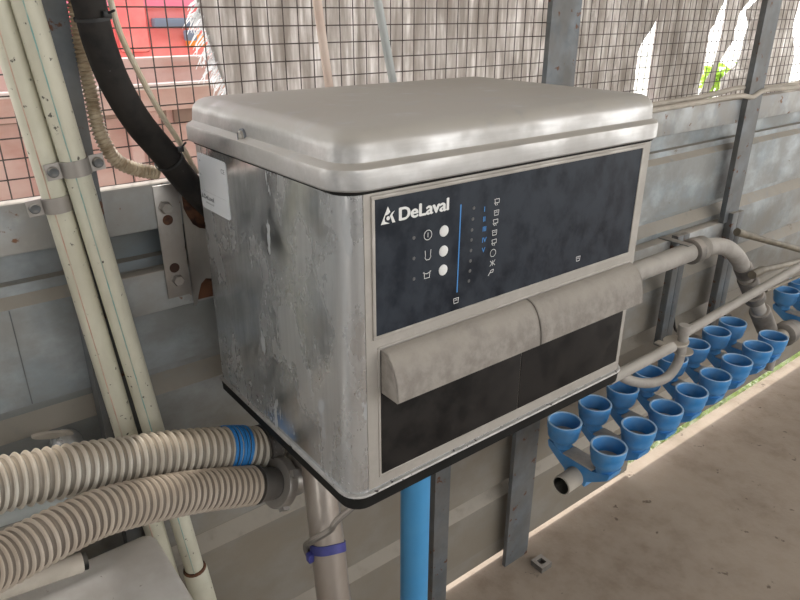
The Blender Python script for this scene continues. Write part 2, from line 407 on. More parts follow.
pr = [(.0085,BZ1-.001),(.0100,BZ1+.001),(.0100,BZ1+.019),(.0090,BZ1+.023),(.0060,BZ1+.0255),(.0020,BZ1+.0265),(-.0005,BZ1+.029),(-.0015,BZ1+.042)]
for k in range(1,8):
    a = k/7*PI/2; pr.append((-.0015-.024*(1-math.cos(a)), BZ1+.042+.022*math.sin(a)))
pr += [(-.06,BZ1+.0655),(-.12,BZ1+.066)]
b.loft([rrect(BX0-o, BX1+o, BY0-o, BY1+.006+min(o,0), zz, max(R+o,.006), 8, max(.008, min(.03, -o*.6))) for o, zz in pr], 'steel_lid', smooth=True)
lid = b.build('lid', 'steel_lid', unit)
sc = atX(242,136,BX0-.001)
b = MB(); b.lathe([(0,.0075),(.004,.007),(.0072,.005),(.0078,.0015)], 'frame', 16, (BX0+.0005,sc.y,sc.z), (-1,0,0)); b.lathe([(.0078,.0015),(.0098,.001),(.0098,-.002)], 'ink', 16, (BX0-.0005,sc.y,sc.z), (-1,0,0)); b.box((BX0-.0075,sc.y-.0007,sc.z-.005),(BX0-.0062,sc.y+.0007,sc.z+.005),'ink')
b.build('screw', 'steelplain', lid)
FY = BY0
# panel and frame lips
PX0, PX1, PZ0, PZ1 = .4285, .9435, 1.2325, 1.404
def lips(x0,x1,z0,z1,wd,name,pr=.004):
    b = MB()
    b.box((x0-wd,FY-pr,z1),(x1+wd,FY+.001,z1+wd),'frame',.0012); b.box((x0-wd,FY-pr,z0-wd),(x1+wd,FY+.001,z0),'frame',.0012)
    b.box((x0-wd,FY-pr,z0-.0005),(x0,FY+.001,z1+.0005),'frame',.0012); b.box((x1,FY-pr,z0-.0005),(x1+wd,FY+.001,z1+.0005),'frame',.0012)
    return b.build(name,'frame',unit)
b = MB(); b.box((BX0+.026,FY-.0012,BZ0+.004),(BX1-.020,FY+.001,BZ1-.002),'frame'); b.build('front_frame','frame',unit)
lips(PX0,PX1,PZ0,PZ1,.005,'panel_frame',.0035)
panel = MB().box((PX0,FY-.0022,PZ0),(PX1,FY,PZ1),'panel').build('control_panel','panel',unit)
PYF = FY-.0024
def pp_(x, y): return atY(x, y, PYF)
RX = Matrix.Rotation(PI/2, 3, 'X')
a = pp_(399.5,221.5)
text(S, 'DeLaval', .0220, (a.x, PYF, a.z+.0012), RX, 'white', panel, 'lettering', bold=.0009, width=.0765)
def stroke(b, pts, wd, m, closed=False, y=PYF):
    """flat printed line in the panel plane, pts in (x,z)"""
    n = len(pts); rng = range(n if closed else n-1)
    for k in rng:
        p = Vector((pts[k][0],0,pts[k][1])); q = Vector((pts[(k+1)%n][0],0,pts[(k+1)%n][1])); d = (q-p)
        if d.length < 1e-7: continue
        d.normalize(); nn = Vector((-d.z,0,d.x))*wd/2; p -= d*wd*.3; q += d*wd*.3
        i = b.mi(m); vs = [b.b.verts.new(Vector((v.x,y,v.z))) for v in (p-nn,q-nn,q+nn,p+nn)]
        b.b.faces.new(vs).material_index = i
def icon(name, cx, cy, polys, s, m='white', wd=.0009):
    c = pp_(cx, cy); b = MB()
    for cl, pts in polys: stroke(b, [(c.x+px*s, c.z+pz*s) for px, pz in pts], wd, m, cl)
    return b.build(name, m, panel, recalc=False)
circ = [(math.cos(2*PI*k/16), math.sin(2*PI*k/16)) for k in range(16)]
# emblem: triangle with round cut and drop
c = pp_(388.3,215.5); b = MB(); i = b.mi('white'); s_ = .0108
def poly(b, pts, m='white', y=PYF):
    vs = [b.b.verts.new(Vector((c.x+px*s_, y, c.z+pz*s_))) for px, pz in pts]; b.b.faces.new(vs).material_index = b.mi(m)
poly(b, [(-1,-.9),(-.05,1.0),(.28,.35),(-.02,.12),(-.38,.05),(-.5,-.3),(-.42,-.62),(-.62,-.9)])
poly(b, [(-.62,-.9),(-.42,-.62),(-.1,-.78),(.2,-.9)])
poly(b, [(.45,.22),(.9,.42),(.55,-.02),(.95,-.9),(.55,-.9),(.38,-.45),(.2,-.1)])
poly(b, [(-.02+.24*math.cos(t*PI/6), -.30+.24*math.sin(t*PI/6)) for t in range(12)])
b.build('emblem','white',panel,recalc=False)
for (x, y) in ((444,231),(443.5,251),(443,270)):
    q = pp_(x,y); MB().lathe([(0,.0015),(.0062,.0014),(.0072,.0008),(.0073,0)],'white',24,(q.x,PYF+.0003,q.z),(0,-1,0)).build('button','white',panel)
icon('power_symbol', 428,235, [(True,circ),(False,[(0,.45),(0,-.45)])], .0062)
icon('rinse_symbol', 428,255, [(False,[(-.75,1),(-.65,0),(-.75,-.5),(-.4,-1),(.4,-1),(.75,-.5),(.65,0),(.75,1)])], .0062)
icon('basin_symbol', 427,275, [(False,[(-1.1,.7),(-.8,.7),(-.7,-.7),(.7,-.7),(.8,.7),(1.1,.7)]),(False,[(-.6,.45),(0,.3),(.6,.5)])], .0058)
for (x, y) in ((414,238),(414,258.5),(414,279),(474,208),(473,219),(472,230),(471.5,240),(471,250.5),(470.5,261),(470,271),(469,281)):
    q = pp_(x,y); MB().lathe([(0,.0008),(.0018,.0007),(.0024,0)],'led',12,(q.x,PYF+.0002,q.z),(0,-1,0)).build('indicator','led',panel)
p0 = pp_(461,205); p1 = pp_(457,292); b = MB(); stroke(b,[(p0.x,p0.z),(p1.x,p1.z)],.0019,'blueprint'); b.build('blue_line','blueprint',panel,recalc=False)
for n_, (x, y) in zip(('I','II','III','IV','V'), ((486,209),(485,219),(484.5,229),(484,240),(483.5,250))):
    q = pp_(x,y); text(S, n_, .0095, (q.x-.003, PYF, q.z-.003), RX, 'blueprint', panel, 'numeral', bold=.0002)
drum = [(True,[(-.9,.8),(.9,.8),(.75,-.6),(-.7,-.6)]),(False,[(-.5,.2),(0,.35),(.5,.15)])]
tap = [(True,[(-.9,.9),(.9,.9),(.9,-.2),(-.6,-.2)]),(False,[(0,-.2),(.3,-.9)]),(False,[(-1,-.1),(-.3,-.9)])]
for (x, y, g) in ((497,202,tap),(496.5,213,drum),(495.5,222.5,tap),(494.5,233,drum),(494,242.5,tap)): icon('cycle_symbol', x, y, g, .0047, wd=.0008)
icon('cycle_symbol', 493,253, [(True,circ)], .0052, wd=.0008)
icon('cycle_symbol', 492.5,263, [(False,[(-1,.8),(-.2,0),(-1,-.8)]),(False,[(1,.8),(.2,0),(1,-.8)]),(False,[(0,.8),(0,-.8)])], .0045, wd=.0008)
icon('cycle_symbol', 491,272.5, [(True,[(-.2,.6),(.9,.8),(.7,0),(-.3,0)]),(False,[(-.3,.2),(-1,-.7)])], .005, wd=.001)
icon('drum_symbol', 456,301, drum, .005, wd=.0008); icon('drum_symbol', 578,259, drum, .005, wd=.0008)
# drawers with dusty hooded grips
DZ0, DZ1, XM = 1.022, 1.212, .700
lips(.4345,.9555,DZ0,DZ1,.004,'drawer_frame',.0025)
def drawer(x0, x1, label):
    d = MB().box((x0,FY-.0025,DZ0+.0008),(x1,FY,DZ1-.001),'door',.0005).build('drawer','door',unit); d['label'] = label
    b = MB(); pts = []
    z1, z0, dep = 1.212, 1.150, .034
    outer = [(FY-.0026, z1)] + [(FY-.0026-dep*math.sin(a), z0+(z1-z0)*math.cos(a)) for a in [math.radians(k) for k in range(12,91,6)]]
    inner = [(FY-.0026-(dep-.003)*math.sin(a), z0+(z1-z0-.003)*math.cos(a)) for a in [math.radians(k) for k in range(90,-1,-6)]]
    sec = outer + [(inner[0][0], z0)] + inner
    b.prism([(x0,y,z) for y,z in sec], (x1-x0,0,0), 'hood')
    cheek = [(FY-.0026,z0)] + [(y,z) for y,z in outer]
    for xx in (x0+.0002, x1-.0022): b.prism([(xx,y,z) for y,z in cheek], (.002,0,0), 'hood')
    h = b.build('hood_grip','hood',d, sharp=40); h['label'] = 'dust-covered rounded grip'
drawer(.4350, XM-.0008, 'left dark drawer front'); drawer(XM+.0008, .9550, 'right dark drawer front')
# sticker on the left side
q = [atX(x,y,BX0-.0008) for x,y in ((194.5,151.5),(225.5,163.5),(233,219.5),(200.5,207))]
yl, yr, zt_, zb_ = 1.012, .908, 1.400, 1.3135
b = MB(); X = BX0-.0008; r = .006; lp = []
for cy, cz, a0 in ((yr+r,zt_-r,0),(yl-r,zt_-r,90),(yl-r,zb_+r,180),(yr+r,zb_+r,270)):
    for k in range(5):
        a = math.radians(a0+22.5*k); lp.append((X, cy-r*math.cos(a), cz+r*math.sin(a)))
stk = MB().prism(lp, (.0006,0,0), 'sticker').build('rating_label','sticker',unit); stk['label'] = 'white rating label with rounded corners'
RL = Matrix(((0,0,-1),(-1,0,0),(0,1,0)))     # text reading toward -Y on the left face
def stext(t, size, y, z, w_=None, bold=0): text(S, t, size, (X-.0003, y, z), RL, 'ink', stk, 'printing', bold=bold, width=w_)
stext('CE', .009, .925, 1.382, .012); stext('DeLaval', .010, 1.0, 1.330, .037, .0003)
stext('Type', .0035, 1.006, 1.388); stext('No.', .0035, 1.006, 1.366); stext('________________________', .0035, 1.008, 1.343, .095)
stext('delaval', .004, .995, 1.3235, .03)
b = MB(); e = (1.008,1.330); 
i = b.mi('ink'); vs = [b.b.verts.new(v) for v in ((X-.0003,1.0095,1.330),(X-.0003,1.0025,1.330),(X-.0003,1.006,1.338))]; b.b.faces.new(vs)
b.build('emblem','ink',stk,recalc=False)
# mounting bracket: flange on the rail + web to the cabinet with two bites
br = MB(); t_ = .0025
br.box((.329,1.0665-t_,1.150),(.369,1.0665,1.344),'steelplain',.001)
web = []
def W(u, z): # u 0..1 from flange edge to cabinet back
    return (.3715+(.3855-.3715)*u*1.9, 1.0655-(1.0655-1.012)*u, z)
top = [(0,1.344),(0,1.325),(.05,1.302),(.16,1.290),(.32,1.277),(.55,1.272),(.75,1.272),(1,1.274)]
bot = [(1,1.180),(.8,1.186),(.55,1.184),(.35,1.172),(.2,1.150),(.12,1.133),(0,1.125)]
# explicit web in the plane between (.372,1.064) and (.392,1.010), with the upper and lower cut-outs
poly_w = [W(u,z) for u,z in top+bot]
br.prism(poly_w, (0,-t_,0), 'steelplain')
brk = br.build('mounting_bracket','steelplain',unit); brk['label'] = 'steel mounting bracket with rounded cut-outs'
for (x, y, z) in ((.3445,1.064,1.308),(.3475,1.064,1.182)):
    MB().lathe([(0,.012),(.0085,.012),(.0098,.010),(.0098,.0015),(.012,.0015),(.012,0)],'steelplain',6,(x,y,z),(0,-1,0)).build('bolt','steelplain',brk)
for z in (1.286,1.203):
    MB().lathe([(0,.0006),(.0085,.0006),(.0085,0)],'rust',18,(.346,1.0642,z),(0,-1,0)).build('slot','rust',brk)

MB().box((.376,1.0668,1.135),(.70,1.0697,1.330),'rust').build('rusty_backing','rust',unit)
# ------------------------------------------------------------------ white pipes at the left
def pipe_thing(name, P, r, m, label, cat='pipe', stripe=None, n=20, group=None, soff=(0,0,0)):
    t = empty(name, Vector(P[-1]) if P[-1][2] < P[0][2] else Vector(P[0]), label, cat, group)
    MB().tube(P, r, m, n).build('tube', m, t)
    if stripe:
        o = Vector(soff); MB().tube([Vector(p)+o for p in P], .0009, stripe, 6).build('stripe', stripe, t)
    return t
def vsub(p, dist):   # extend a line
    return p
A0, A1 = atY(18,-25,.985), atY(152,425,.992); dA = (A1-A0).normalized()
endA = A0+dA*1.13
pA = pipe_thing('white_pipe', [A0-dA*.4, endA], .0172, 'pvc', 'front white plastic pipe with a blue-green stripe, clamped to the post', stripe='bluestripe', soff=Vector((-.006,-.0163,0)))
B0, B1 = atY(-11,-25,1.006), atY(125,430,1.008); dB = (B1-B0).normalized()
pB = pipe_thing('white_pipe', [B0-dB*.4, B0+dB*((.003-B0.z)/dB.z)], .0176, 'pvc', 'rear white plastic pipe with a thin red stripe, left of its twin', stripe='redstripe', soff=Vector((-.009,-.0150,0)))
q = endA
MB().tube([endA-dA*.12, endA-dA*.115, A0+dA*((.003-A0.z)/dA.z)], [.019,.0225,.0225], 'pvc', 20).build('socket','pvc',pA)
MB().tube([endA-dA*.123, endA-dA*.118], [.0195,.0215], 'rust', 20).build('socket_seal','rust',pA)
def clamp(P, d, r, label):
    t = empty('pipe_clamp', P, label, 'clamp')
    side = Vector((1,0,0)); b = MB(); n = 24; w_ = .011
    # band round the front of the pipe with flat ears
    d = d.normalized(); fr = Vector((0,-1,0)); fr = (fr-d*fr.dot(d)).normalized(); sd = d.cross(fr)
    if sd.x < 0: sd = -sd
    sec = []
    for k in range(13):
        a = PI*k/12; sec.append(P - sd*math.cos(a)*(r+.0025) + fr*math.sin(a)*(r+.0025))
    for k in range(12, -1, -1):
        a = PI*k/12; sec.append(P - sd*math.cos(a)*(r+.0006) + fr*math.sin(a)*(r+.0006))
    b.prism([p-d*w_ for p in sec], d*w_*2, 'steelplain')
    for s in (-1, 1):
        c0 = P + sd*s*(r+.010); q0 = [c0-sd*.011-d*w_, c0+sd*.011-d*w_, c0+sd*.011+d*w_, c0-sd*.011+d*w_]
        b.prism(q0, fr*.003, 'steelplain')
    b.build('band','steelplain',t)
    for s in (-1, 1):
        c0 = P + sd*s*(r+.012) + fr*.003
        MB().lathe([(0,.003),(.003,.005),(.006,.006),(.0072,.004),(.0074,0)],'galvpost',16,c0,fr).build('screw','steelplain',t)
    return t
tA = (atY(76,166,.99)-A0).dot(dA); clamp(A0+dA*tA, dA, .0172, 'metal clamp round the front white pipe, upper of the two')
tB = (atY(52,204,1.006)-B0).dot(dB); clamp(B0+dB*tB, dB, .0176, 'metal clamp round the rear white pipe, lower of the two')

# black hose, conduit, thin tube
hP = spline([atY(70,-60,.955), atY(88,0,.965), atY(100,45,.972), atY(116,85,.985), atY(138,122,1.0), atY(163,152,1.018), atY(185,180,1.036), atY(206,202,1.044), atY(236,232,1.0455), atY(270,262,1.0455)], 8)
hs = empty('black_hose', hP[-1], 'thick black rubber hose curving down behind the cabinet', 'hose'); MB().tube(hP, .0205, 'hose', 24).build('tube','hose',hs)
def ring_tie(path, target, r, label, name='cable_tie', m='tie', w_=.0022, tail=None, extra=.0012):
    k = min(range(len(path)), key=lambda i: (path[i]-target).length); k = max(1, min(len(path)-2, k))
    d = (path[k+1]-path[k-1]).normalized(); P = path[k]
    t = empty(name, P, label, 'cable tie'); b = MB()
    u = d.cross(Vector((0,0,1))).normalized(); v = d.cross(u)
    sec = [(r+extra,-w_),(r+extra+.0012,-w_),(r+extra+.0012,w_),(r+extra,w_)]
    n = 28; R = []
    for j in range(n):
        a = 2*PI*j/n; e = u*math.cos(a)+v*math.sin(a); R.append([b.b.verts.new(P+e*rr+d*h) for rr, h in sec])
    for j in range(n):
        for q in range(4): b.b.faces.new((R[j][q],R[(j+1)%n][q],R[(j+1)%n][(q+1)%4],R[j][(q+1)%4])).material_index = b.mi(m)
    b.build('strap', m, t)
    if tail is not None:
        e = tail.normalized(); c = P+e*(r+extra+.004)
        MB().box(c-Vector((.005,.004,.004)), c+Vector((.005,.004,.004)), m, .001).build('tie_head', m, t)
        MB().tube([c, c+e*.014+Vector((0,0,.002))], .0016, m, 6).build('tail', m, t)
    return t
ring_tie(hP, atY(93,15,.968), .0205, 'black cable tie round the top of the black hose', tail=CR-CF*.5)
ring_tie(hP, atY(170,160,1.02), .0205, 'black cable tie round the lower bend of the black hose', tail=CR*.9+CU*.6-CF*.4)
cP = spline([atY(70,-40,1.03), atY(77,20,1.032), atY(82,55,1.034), atY(91,95,1.036), atY(99,130,1.038), atY(114,158,1.042), atY(135,169,1.046), atY(158,173,1.05)], 10)
cP = resample(cP, .0009)
MBc = MB().tube(cP, 0, 'conduit', 14, rf=lambda L: .0094 + .0019*math.sin(2*PI*L/.0058)); tag(MBc.build('corrugated_conduit','conduit', sharp=80), 'thin beige corrugated conduit hanging between the post and the black hose', 'conduit')
tP = spline([atY(104,-30,.995), atY(112,6,.995), atY(122,38,1.0), atY(140,75,1.01), atY(160,112,1.022), atY(180,143,1.035), atY(194,168,1.048), (.40,1.053,1.36)], 8)
tag(MB().tube(tP, .0042, 'cable', 10).build('thin_tube','cable'), 'thin yellowed plastic tube running along the black hose', 'tube')
# pipes in front of the mesh behind the lid
pipe_thing('pipe', [atY(306,-60,1.03), atY(317,0,1.035), atY(330,92,1.045), atY(343,185,1.055)], .0078, 'pink', 'thin pinkish pipe standing in front of the mesh behind the cabinet lid', n=12)
pipe_thing('pipe', [atY(364,-60,1.03), atY(377.5,0,1.035), atY(395,92,1.045), atY(413,190,1.055)], .0078, 'greypipe', 'thin pale grey pipe standing in front of the mesh, right of the pinkish one', n=12)

# ------------------------------------------------------------------ ribbed hoses at the lower left
def ribbed(P, r, m, label, pitch, amp=.0036, groove='groove'):
    P = resample(spline(P, 14), pitch/8)
    t = empty('ribbed_hose', P[-1], label, 'hose')
    def prof_(L):
        f = (L/pitch) % 1.0; c_ = math.cos(2*PI*(f-.5))
        return r + amp*(max(0, .5+.5*c_)**1.25*2-1)
    b = MB(); b.tube(P, 0, m, 36, rf=prof_); gi = b.mi(groove)
    b.b.faces.ensure_lookup_table(); L = 0
    for k in range(len(P)-1):
        f = ((L+(P[k+1]-P[k]).length/2)/pitch) % 1.0; L += (P[k+1]-P[k]).length
        if f < .20 or f > .80:
            for j in range(36): b.b.faces[k*36+j].material_index = gi
    b.build('ribbed_tube', m, t, sharp=89)
    return t, P
h1, P1 = ribbed([atY(-110,514,.81), atY(-40,497,.84), atY(0,484.5,.855), atY(60,472,.865), atY(120,462,.88), atY(180,453,.89), atY(232,448.5,.897), atY(262,446,.90), (.47,.915,.918)], .0335, 'ribhose', 'upper pale ribbed hose with blue ties near its right end', .0125)
k0 = [atY(225,449,.897), atY(229,449,.897), atY(233,448.5,.897), atY(237,448,.897), atY(241,447.5,.897)]
for n_, kk in enumerate(k0):
    ring_tie(P1, kk, .0362, 'bright blue cable tie round the end of the upper ribbed hose', m='bluetie', w_=.0026)['group'] = 'blue ties on the upper ribbed hose'
# dark cuff beyond the ties
ke = min(range(len(P1)), key=lambda i: (P1[i]-atY(262,446,.898)).length); kf = min(len(P1)-1, ke+14)
MB().tube(P1[ke:kf], .0372, 'greyrubber', 26).build('rubber_cuff','greyrubber',h1)
h2, P2 = ribbed([atY(-110,600,.68), atY(-50,583,.71), atY(0,562,.74), atY(50,536,.765), atY(100,513,.79), atY(150,500,.81), atY(200,491,.828), atY(255,485,.84)], .0295, 'ribhose2', 'lower brownish ribbed hose ending in a metal coupling', .0108, .0030, 'groove2')
E2 = P2[-1]; d2 = (P2[-1]-P2[-12]).normalized()
cp = empty('hose_coupling', E2, 'dark hose end and slotted ring nut on the end of the lower ribbed hose', 'coupling')
MB().tube([E2+d2*.0015, E2+d2*.006, E2+d2*.008, E2+d2*.034, E2+d2*.046], [.0315,.0315,.028,.027,.023], 'greyrubber', 26).build('sleeve','greyrubber',cp)
b = MB(); c0 = E2+d2*.040
b.lathe([(.026,0),(.041,0),(.043,.003),(.043,.016),(.040,.019),(.028,.019)],'steelplain',32,c0,d2)
qz = d2.to_track_quat('Z','Y')
for k in range(4):
    a = PI/4+k*PI/2; e = qz @ Vector((math.cos(a), math.sin(a), 0)); pc = c0+d2*.0095+e*.044
    b.box(Vector((-.004,-.006,-.007)), Vector((.004,.006,.007)),'steelplain')
    bm = b.b; bm.verts.ensure_lookup_table(); R3 = Matrix((e, d2.cross(e), d2)).transposed()
    for v in bm.verts[-8:]: v.co = R3 @ v.co + pc
b.build('ring_nut','steelplain',cp)
MB().tube(spline([c0+d2*.019, c0+d2*.05, c0+d2*.075+Vector((0,.01,.02)), (.45,.90,.945), (.46,.90,.985)],6), .024, 'steelplain', 20).build('elbow','steelplain',cp)
# stainless outlet pipe under the cabinet
s0 = Vector((.447,.80,.972)); s1 = atY(334,600,.70); dS = (s1-s0).normalized()
sp = pipe_thing('drain_pipe', [s0-dS*.0, s0+dS*.6], .0275, 'steelbrown', 'leaning stainless pipe below the left corner of the cabinet', n=28)
def wrap(P, d, r, w_, m, name, parent):
    return MB().tube([P-d*w_, P+d*w_], r, m, 26).build(name, m, parent)
tS = (atY(322,548,.735)-s0).dot(dS); TP = s0+dS*tS
tp = empty('tape_wrap', TP, 'dark blue tape wrapped round the stainless drain pipe', 'tape')
b = MB(); u = dS.cross(Vector((0,1,0))).normalized(); v = dS.cross(u); n = 30; R = []
for j in range(n):
    a = 2*PI*j/n; e = u*math.cos(a)+v*math.sin(a); off = dS*(.004*math.cos(a+.5)+.001*math.sin(3*a))
    R.append([b.b.verts.new(TP+off+e*rr+dS*h) for rr, h in ((.0278,-.008),(.0292,-.0075),(.0292,.0075),(.0278,.008))])
for j in range(n):
    for q in range(4): b.b.faces.new((R[j][q],R[(j+1)%n][q],R[(j+1)%n][(q+1)%4],R[j][(q+1)%4]))
b.build('tape_band','navytape',tp)
c1 = TP + (-CR*.027 - CF*.015) + dS*.010
MB().box(c1-Vector((.006,.006,.010)), c1+Vector((.006,.006,.006)),'navytape',.002).build('tape_tail','navytape',tp)
cb = spline([(.500,.640,.979), atY(342,516,.66), atY(330,530,.668), atY(312,541,.69), TP-CR*.033-CF*.012-dS*.006, TP-CR*.034+dS*.012], 8)
tag(MB().tube(cb, .0050, 'darkplastic', 10).build('sensor_cable','darkplastic'), 'grey cable running from the cabinet underside to the blue tape', 'cable')
# bright blue pipe below
x_, y_ = atY(414,590,.80).x, .80
tag(MB().tube([(x_,.80,0),(x_,.80,.975)], .0285, 'bluepipe', 28).build('blue_pipe','bluepipe'), 'bright blue vertical plastic pipe below the cabinet', 'pipe')

# valve cap on wall, small pipes, tank
vp = Vector((.120,1.095,.985))
vp = atY(66,444,1.055)
va = empty('wing_valve', vp+Vector((0,.035,0)), 'silver domed cap with a flat oval tab against the wall, above the upper ribbed hose', 'valve')
MB().lathe([(.026,-.035),(.026,-.004),(.024,.008),(.017,.018),(.009,.022),(0,.023)],'steel',24,vp,(-.1,-.75,.65)).build('dome','steelplain',va)
b = MB(); c0 = atY(53,436,1.045); lp = []
for k in range(24):
    a = 2*PI*k/24; lp.append(c0 + Vector((1,-.1,-.22)).normalized()*math.cos(a)*.030 + Vector((0,-.45,.8)).normalized()*math.sin(a)*.009)
b.prism(lp, (0,.003,.003), 'pvcdusty'); b.build('oval_tab','pvcdusty',va)
hp0 = atY(-60,532,.985); hp1 = atY(95,486,.985)
pipe_thing('white_pipe', [hp0, hp1], .018, 'greypipe', 'pale plastic pipe lying level between the two ribbed hoses', n=18)
e0 = atY(-60,610,.80); e1 = atY(82,562,.80)
sp2 = empty('pipe_stub', e1, 'short open-ended cream pipe on the frosted tank, under the lower ribbed hose', 'pipe')
b = MB(); dd = (e1-e0).normalized(); b.tube([e0,e1], .0135, 'pvcdusty', 20, False); b.tube([e0+dd*.02,e1+dd*.006], .0118, 'black', 20)  # black plug stands for the shade inside the open end
b.lathe([(.0118,0),(.0135,0)],'pvcdusty',20,e1,dd); b.build('tube','pvc',sp2, recalc=False)
# frosted tank
tk = empty('plastic_tank', (0,.8,0), 'large frosted grey-white plastic tank in the bottom left corner', 'tank')
tx = .214; tz = .795
b = MB(); L = []
for o, zz in ((0,.0),(0,tz-.02),(-.002,tz-.010),(-.006,tz-.003),(-.014,tz),(-.040,tz+.001)):
    L.append(rrect(-.45-o, tx+o, .50-o, .958+o, zz, .022+o*.3, 5))
L.append(rrect(-.40, .150, .55, .91, tz+.004, .03, 5)); L.append(rrect(-.39, .135, .565, .895, tz+.004, .03, 5)); L.append(rrect(-.38, .128, .57, .885, tz-.004, .03, 5))
b.loft(L,'tank',smooth=True); b.build('shell','tank',tk,sharp=60)

# ------------------------------------------------------------------ right-hand pipework
# stainless pipe with bend
sr = empty('wash_pipe', (1.9,.90,.94), 'thick dusty steel pipe leaving the cabinet and bending down at the right', 'pipe')
yA = .895
a0 = Vector((.99,yA,atY(590,297,yA).z)); a1 = atY(692,249,yA); a0.z = a1.z = (atY(655,267,yA).z+a1.z)/2
MB().tube([a0, a1], .0265, 'dustsmooth', 26).build('straight_pipe','dustsmooth',sr)
zz = zr = a1.z; e = a1.x
el = [Vector((e,yA,zz)), Vector((e+.05,yA,zz))]
c0 = atY(716,246,.895); P = spline([(e,yA,zz), (e+.06,yA,zz), atY(724,247,.890), atY(737,257,.882), atY(745,273,.875)], 8)
MB().tube(P, .0245, 'dustsmooth', 26).build('elbow','dustsmooth',sr)
MB().tube([(e-.012,yA,zz),(e-.008,yA,zz),(e+.018,yA,zz),(e+.022,yA,zz)], [.030,.036,.036,.030], 'darkplastic', 26).build('black_collar','darkplastic',sr)
b = MB(); x0c = e+.022; i_ = 0
b.tube([(x0c+.0055*k/2, yA, zz) for k in range(0,12)], [.034 if k%2 else .0315 for k in range(12)], 'dustsmooth', 26, smooth=False); b.build('ribbed_nut','dustsmooth',sr)
g0 = atY(745,273,.875); g1 = atY(773,345,.87); dg = (g1-g0).normalized(); Lg = (g1-g0).length
MB().tube([g0-dg*.012, g0+dg*.30], .0215, 'dustsmooth', 24).build('down_pipe','dustsmooth',sr)
def coup(t0, t1, r, nm='coupling', m='darkplastic'):
    MB().tube([g0+dg*(Lg*t0), g0+dg*(Lg*t0+.004), g0+dg*(Lg*t1-.004), g0+dg*(Lg*t1)], [r*.9,r,r,r*.9], m, 26).build(nm,m,sr)
coup(.06,.24,.030); coup(.26,.33,.033); coup(.48,.76,.033,'coupling'); coup(-.08,.02,.027,'clamp_ring')
# clamp strap on pipe near channel
b = MB(); b.box((a1.x-.045,yA-.012,zr+.0255),(a1.x-.018,.975,zr+.0285),'galvpost',.001); b.build('strap','galvpost',sr)
# union nut right of down pipe
# weathered rods
tag(MB().tube([atY(737,232,1.0), atY(757,238,.985), atY(830,258,.93)], [.0135,.011,.010], 'rod', 14).build('support_rod','rod'), 'upper weathered rod running right from the channel bracket', 'rod')
tag(MB().tube([atY(752,275,.84), atY(762,270,.845), atY(763,270,.85), atY(840,252,1.0)], [.013,.013,.010,.010], 'rod', 14).build('support_rod','rod'), 'lower weathered rod joining the bend of the steel pipe', 'rod')
tag(MB().tube([atY(766,291,.93), atY(850,254,.98)], .006, 'rod', 10).build('support_rod','rod'), 'thin dark rod lying just under the lower weathered rod', 'rod')
# thin grey rail pipes
yG = .755
g1a = atY(618,369.5,yG); zz = g1a.z
gr1 = pipe_thing('grey_pipe', [atY(608,380,yG-.02), atY(672,347,yG)], .0130, 'dustsmooth', 'short dusty grey pipe with a cut end in front of the blue cups', n=22)
q0 = atY(686,332,.765); q1 = atY(800,266,.765); dq = (q1-q0).normalized()
gr2 = pipe_thing('grey_pipe', [q0, q0+dq*1.6], .0124, 'dustsmooth', 'long dusty grey pipe running off to the right above the blue cups', n=22)
st = atY(684,330,.765)
P = spline([st+Vector((0,0,.012)), atY(682,345,.765), atY(678,362,.768), atY(667,377,.775), atY(650,383,.785), atY(632,381,.80), atY(615,373,.82), atY(606,366,.84)], 8)
MB().tube(P, .0128, 'dustsmooth', 22).build('curved_pipe','dustsmooth',gr2)
MB().lathe([(0,.006),(.014,.006),(.0155,.003),(.0155,-.02),(.0128,-.02)],'dustsmooth',22,st+Vector((0,0,.008)),(0,0,1)).build('end_cap','dustsmooth',gr2)
def plate(c, rx, ry, tilt, nm):
    b = MB(); lp = []
    for k in range(28):
        a = 2*PI*k/28; lp.append(c+Vector((math.cos(a)*rx, math.sin(a)*ry, 0)))
    b.prism(lp,(0,0,.004),'pvcdusty'); return b.build(nm,'dustsmooth',gr2)
cpl = atY(676,342,.775); plate(cpl, .036, .030, 0, 'clamp_plate'); plate(atY(683,352,.768), .028, .024, 0, 'clamp_plate')
MB().box(cpl+Vector((-.052,-.012,.0)), cpl+Vector((-.03,.030,.004)), 'pvcdusty', .001).build('clamp_tab','pvcdusty',gr2)

# supply pipe under the cups and the blue cup holders
yc0, yc1 = .812, .852
cups_x = [1.206,1.336,1.466,1.598,1.732,1.866,2.004,2.116]
def ycen(x): return .8085 + (x-1.206)*.045
rimz = .650
sup = empty('supply_pipe', (1.14,ycen(1.14),.53), 'dusty grey open-ended pipe carrying the blue cup holders', 'pipe')
pz = rimz-.118
b = MB(); Pa = (1.125,ycen(1.125),pz); Pb = (3.6,ycen(3.6),pz)
b.tube([Pa,Pb], .0245, 'pvcdusty', 26, False); b.tube([Pb,Pa], .0215, 'black', 26, False); b.lathe([(.0215,0),(.0245,0)],'pvcdusty',26,Pa,(-1,0,0))  # black lining paints the shade inside the bore
b.build('tube','pvcdusty',sup,recalc=False)
uy = ycen(2.43)
def ux(x): return Vector((x, ycen(x), pz))
o_ = MB().tube([ux(2.405),ux(2.412),ux(2.450),ux(2.458)], [.031,.043,.043,.034], 'darkplastic', 22).build('union_nut','darkplastic',sup); o_['label'] = 'dusty black union nut'
MB().tube([ux(2.44),ux(2.50),ux(2.505)], [.034,.034,.026], 'dustsmooth', 22).build('socket','dustsmooth',sup)
MB().tube([ux(2.36)+Vector((0,0,-.02)), ux(2.355)+Vector((0,0,-.12))], .015, 'dustsmooth', 16).build('drop_leg','dustsmooth',sup)
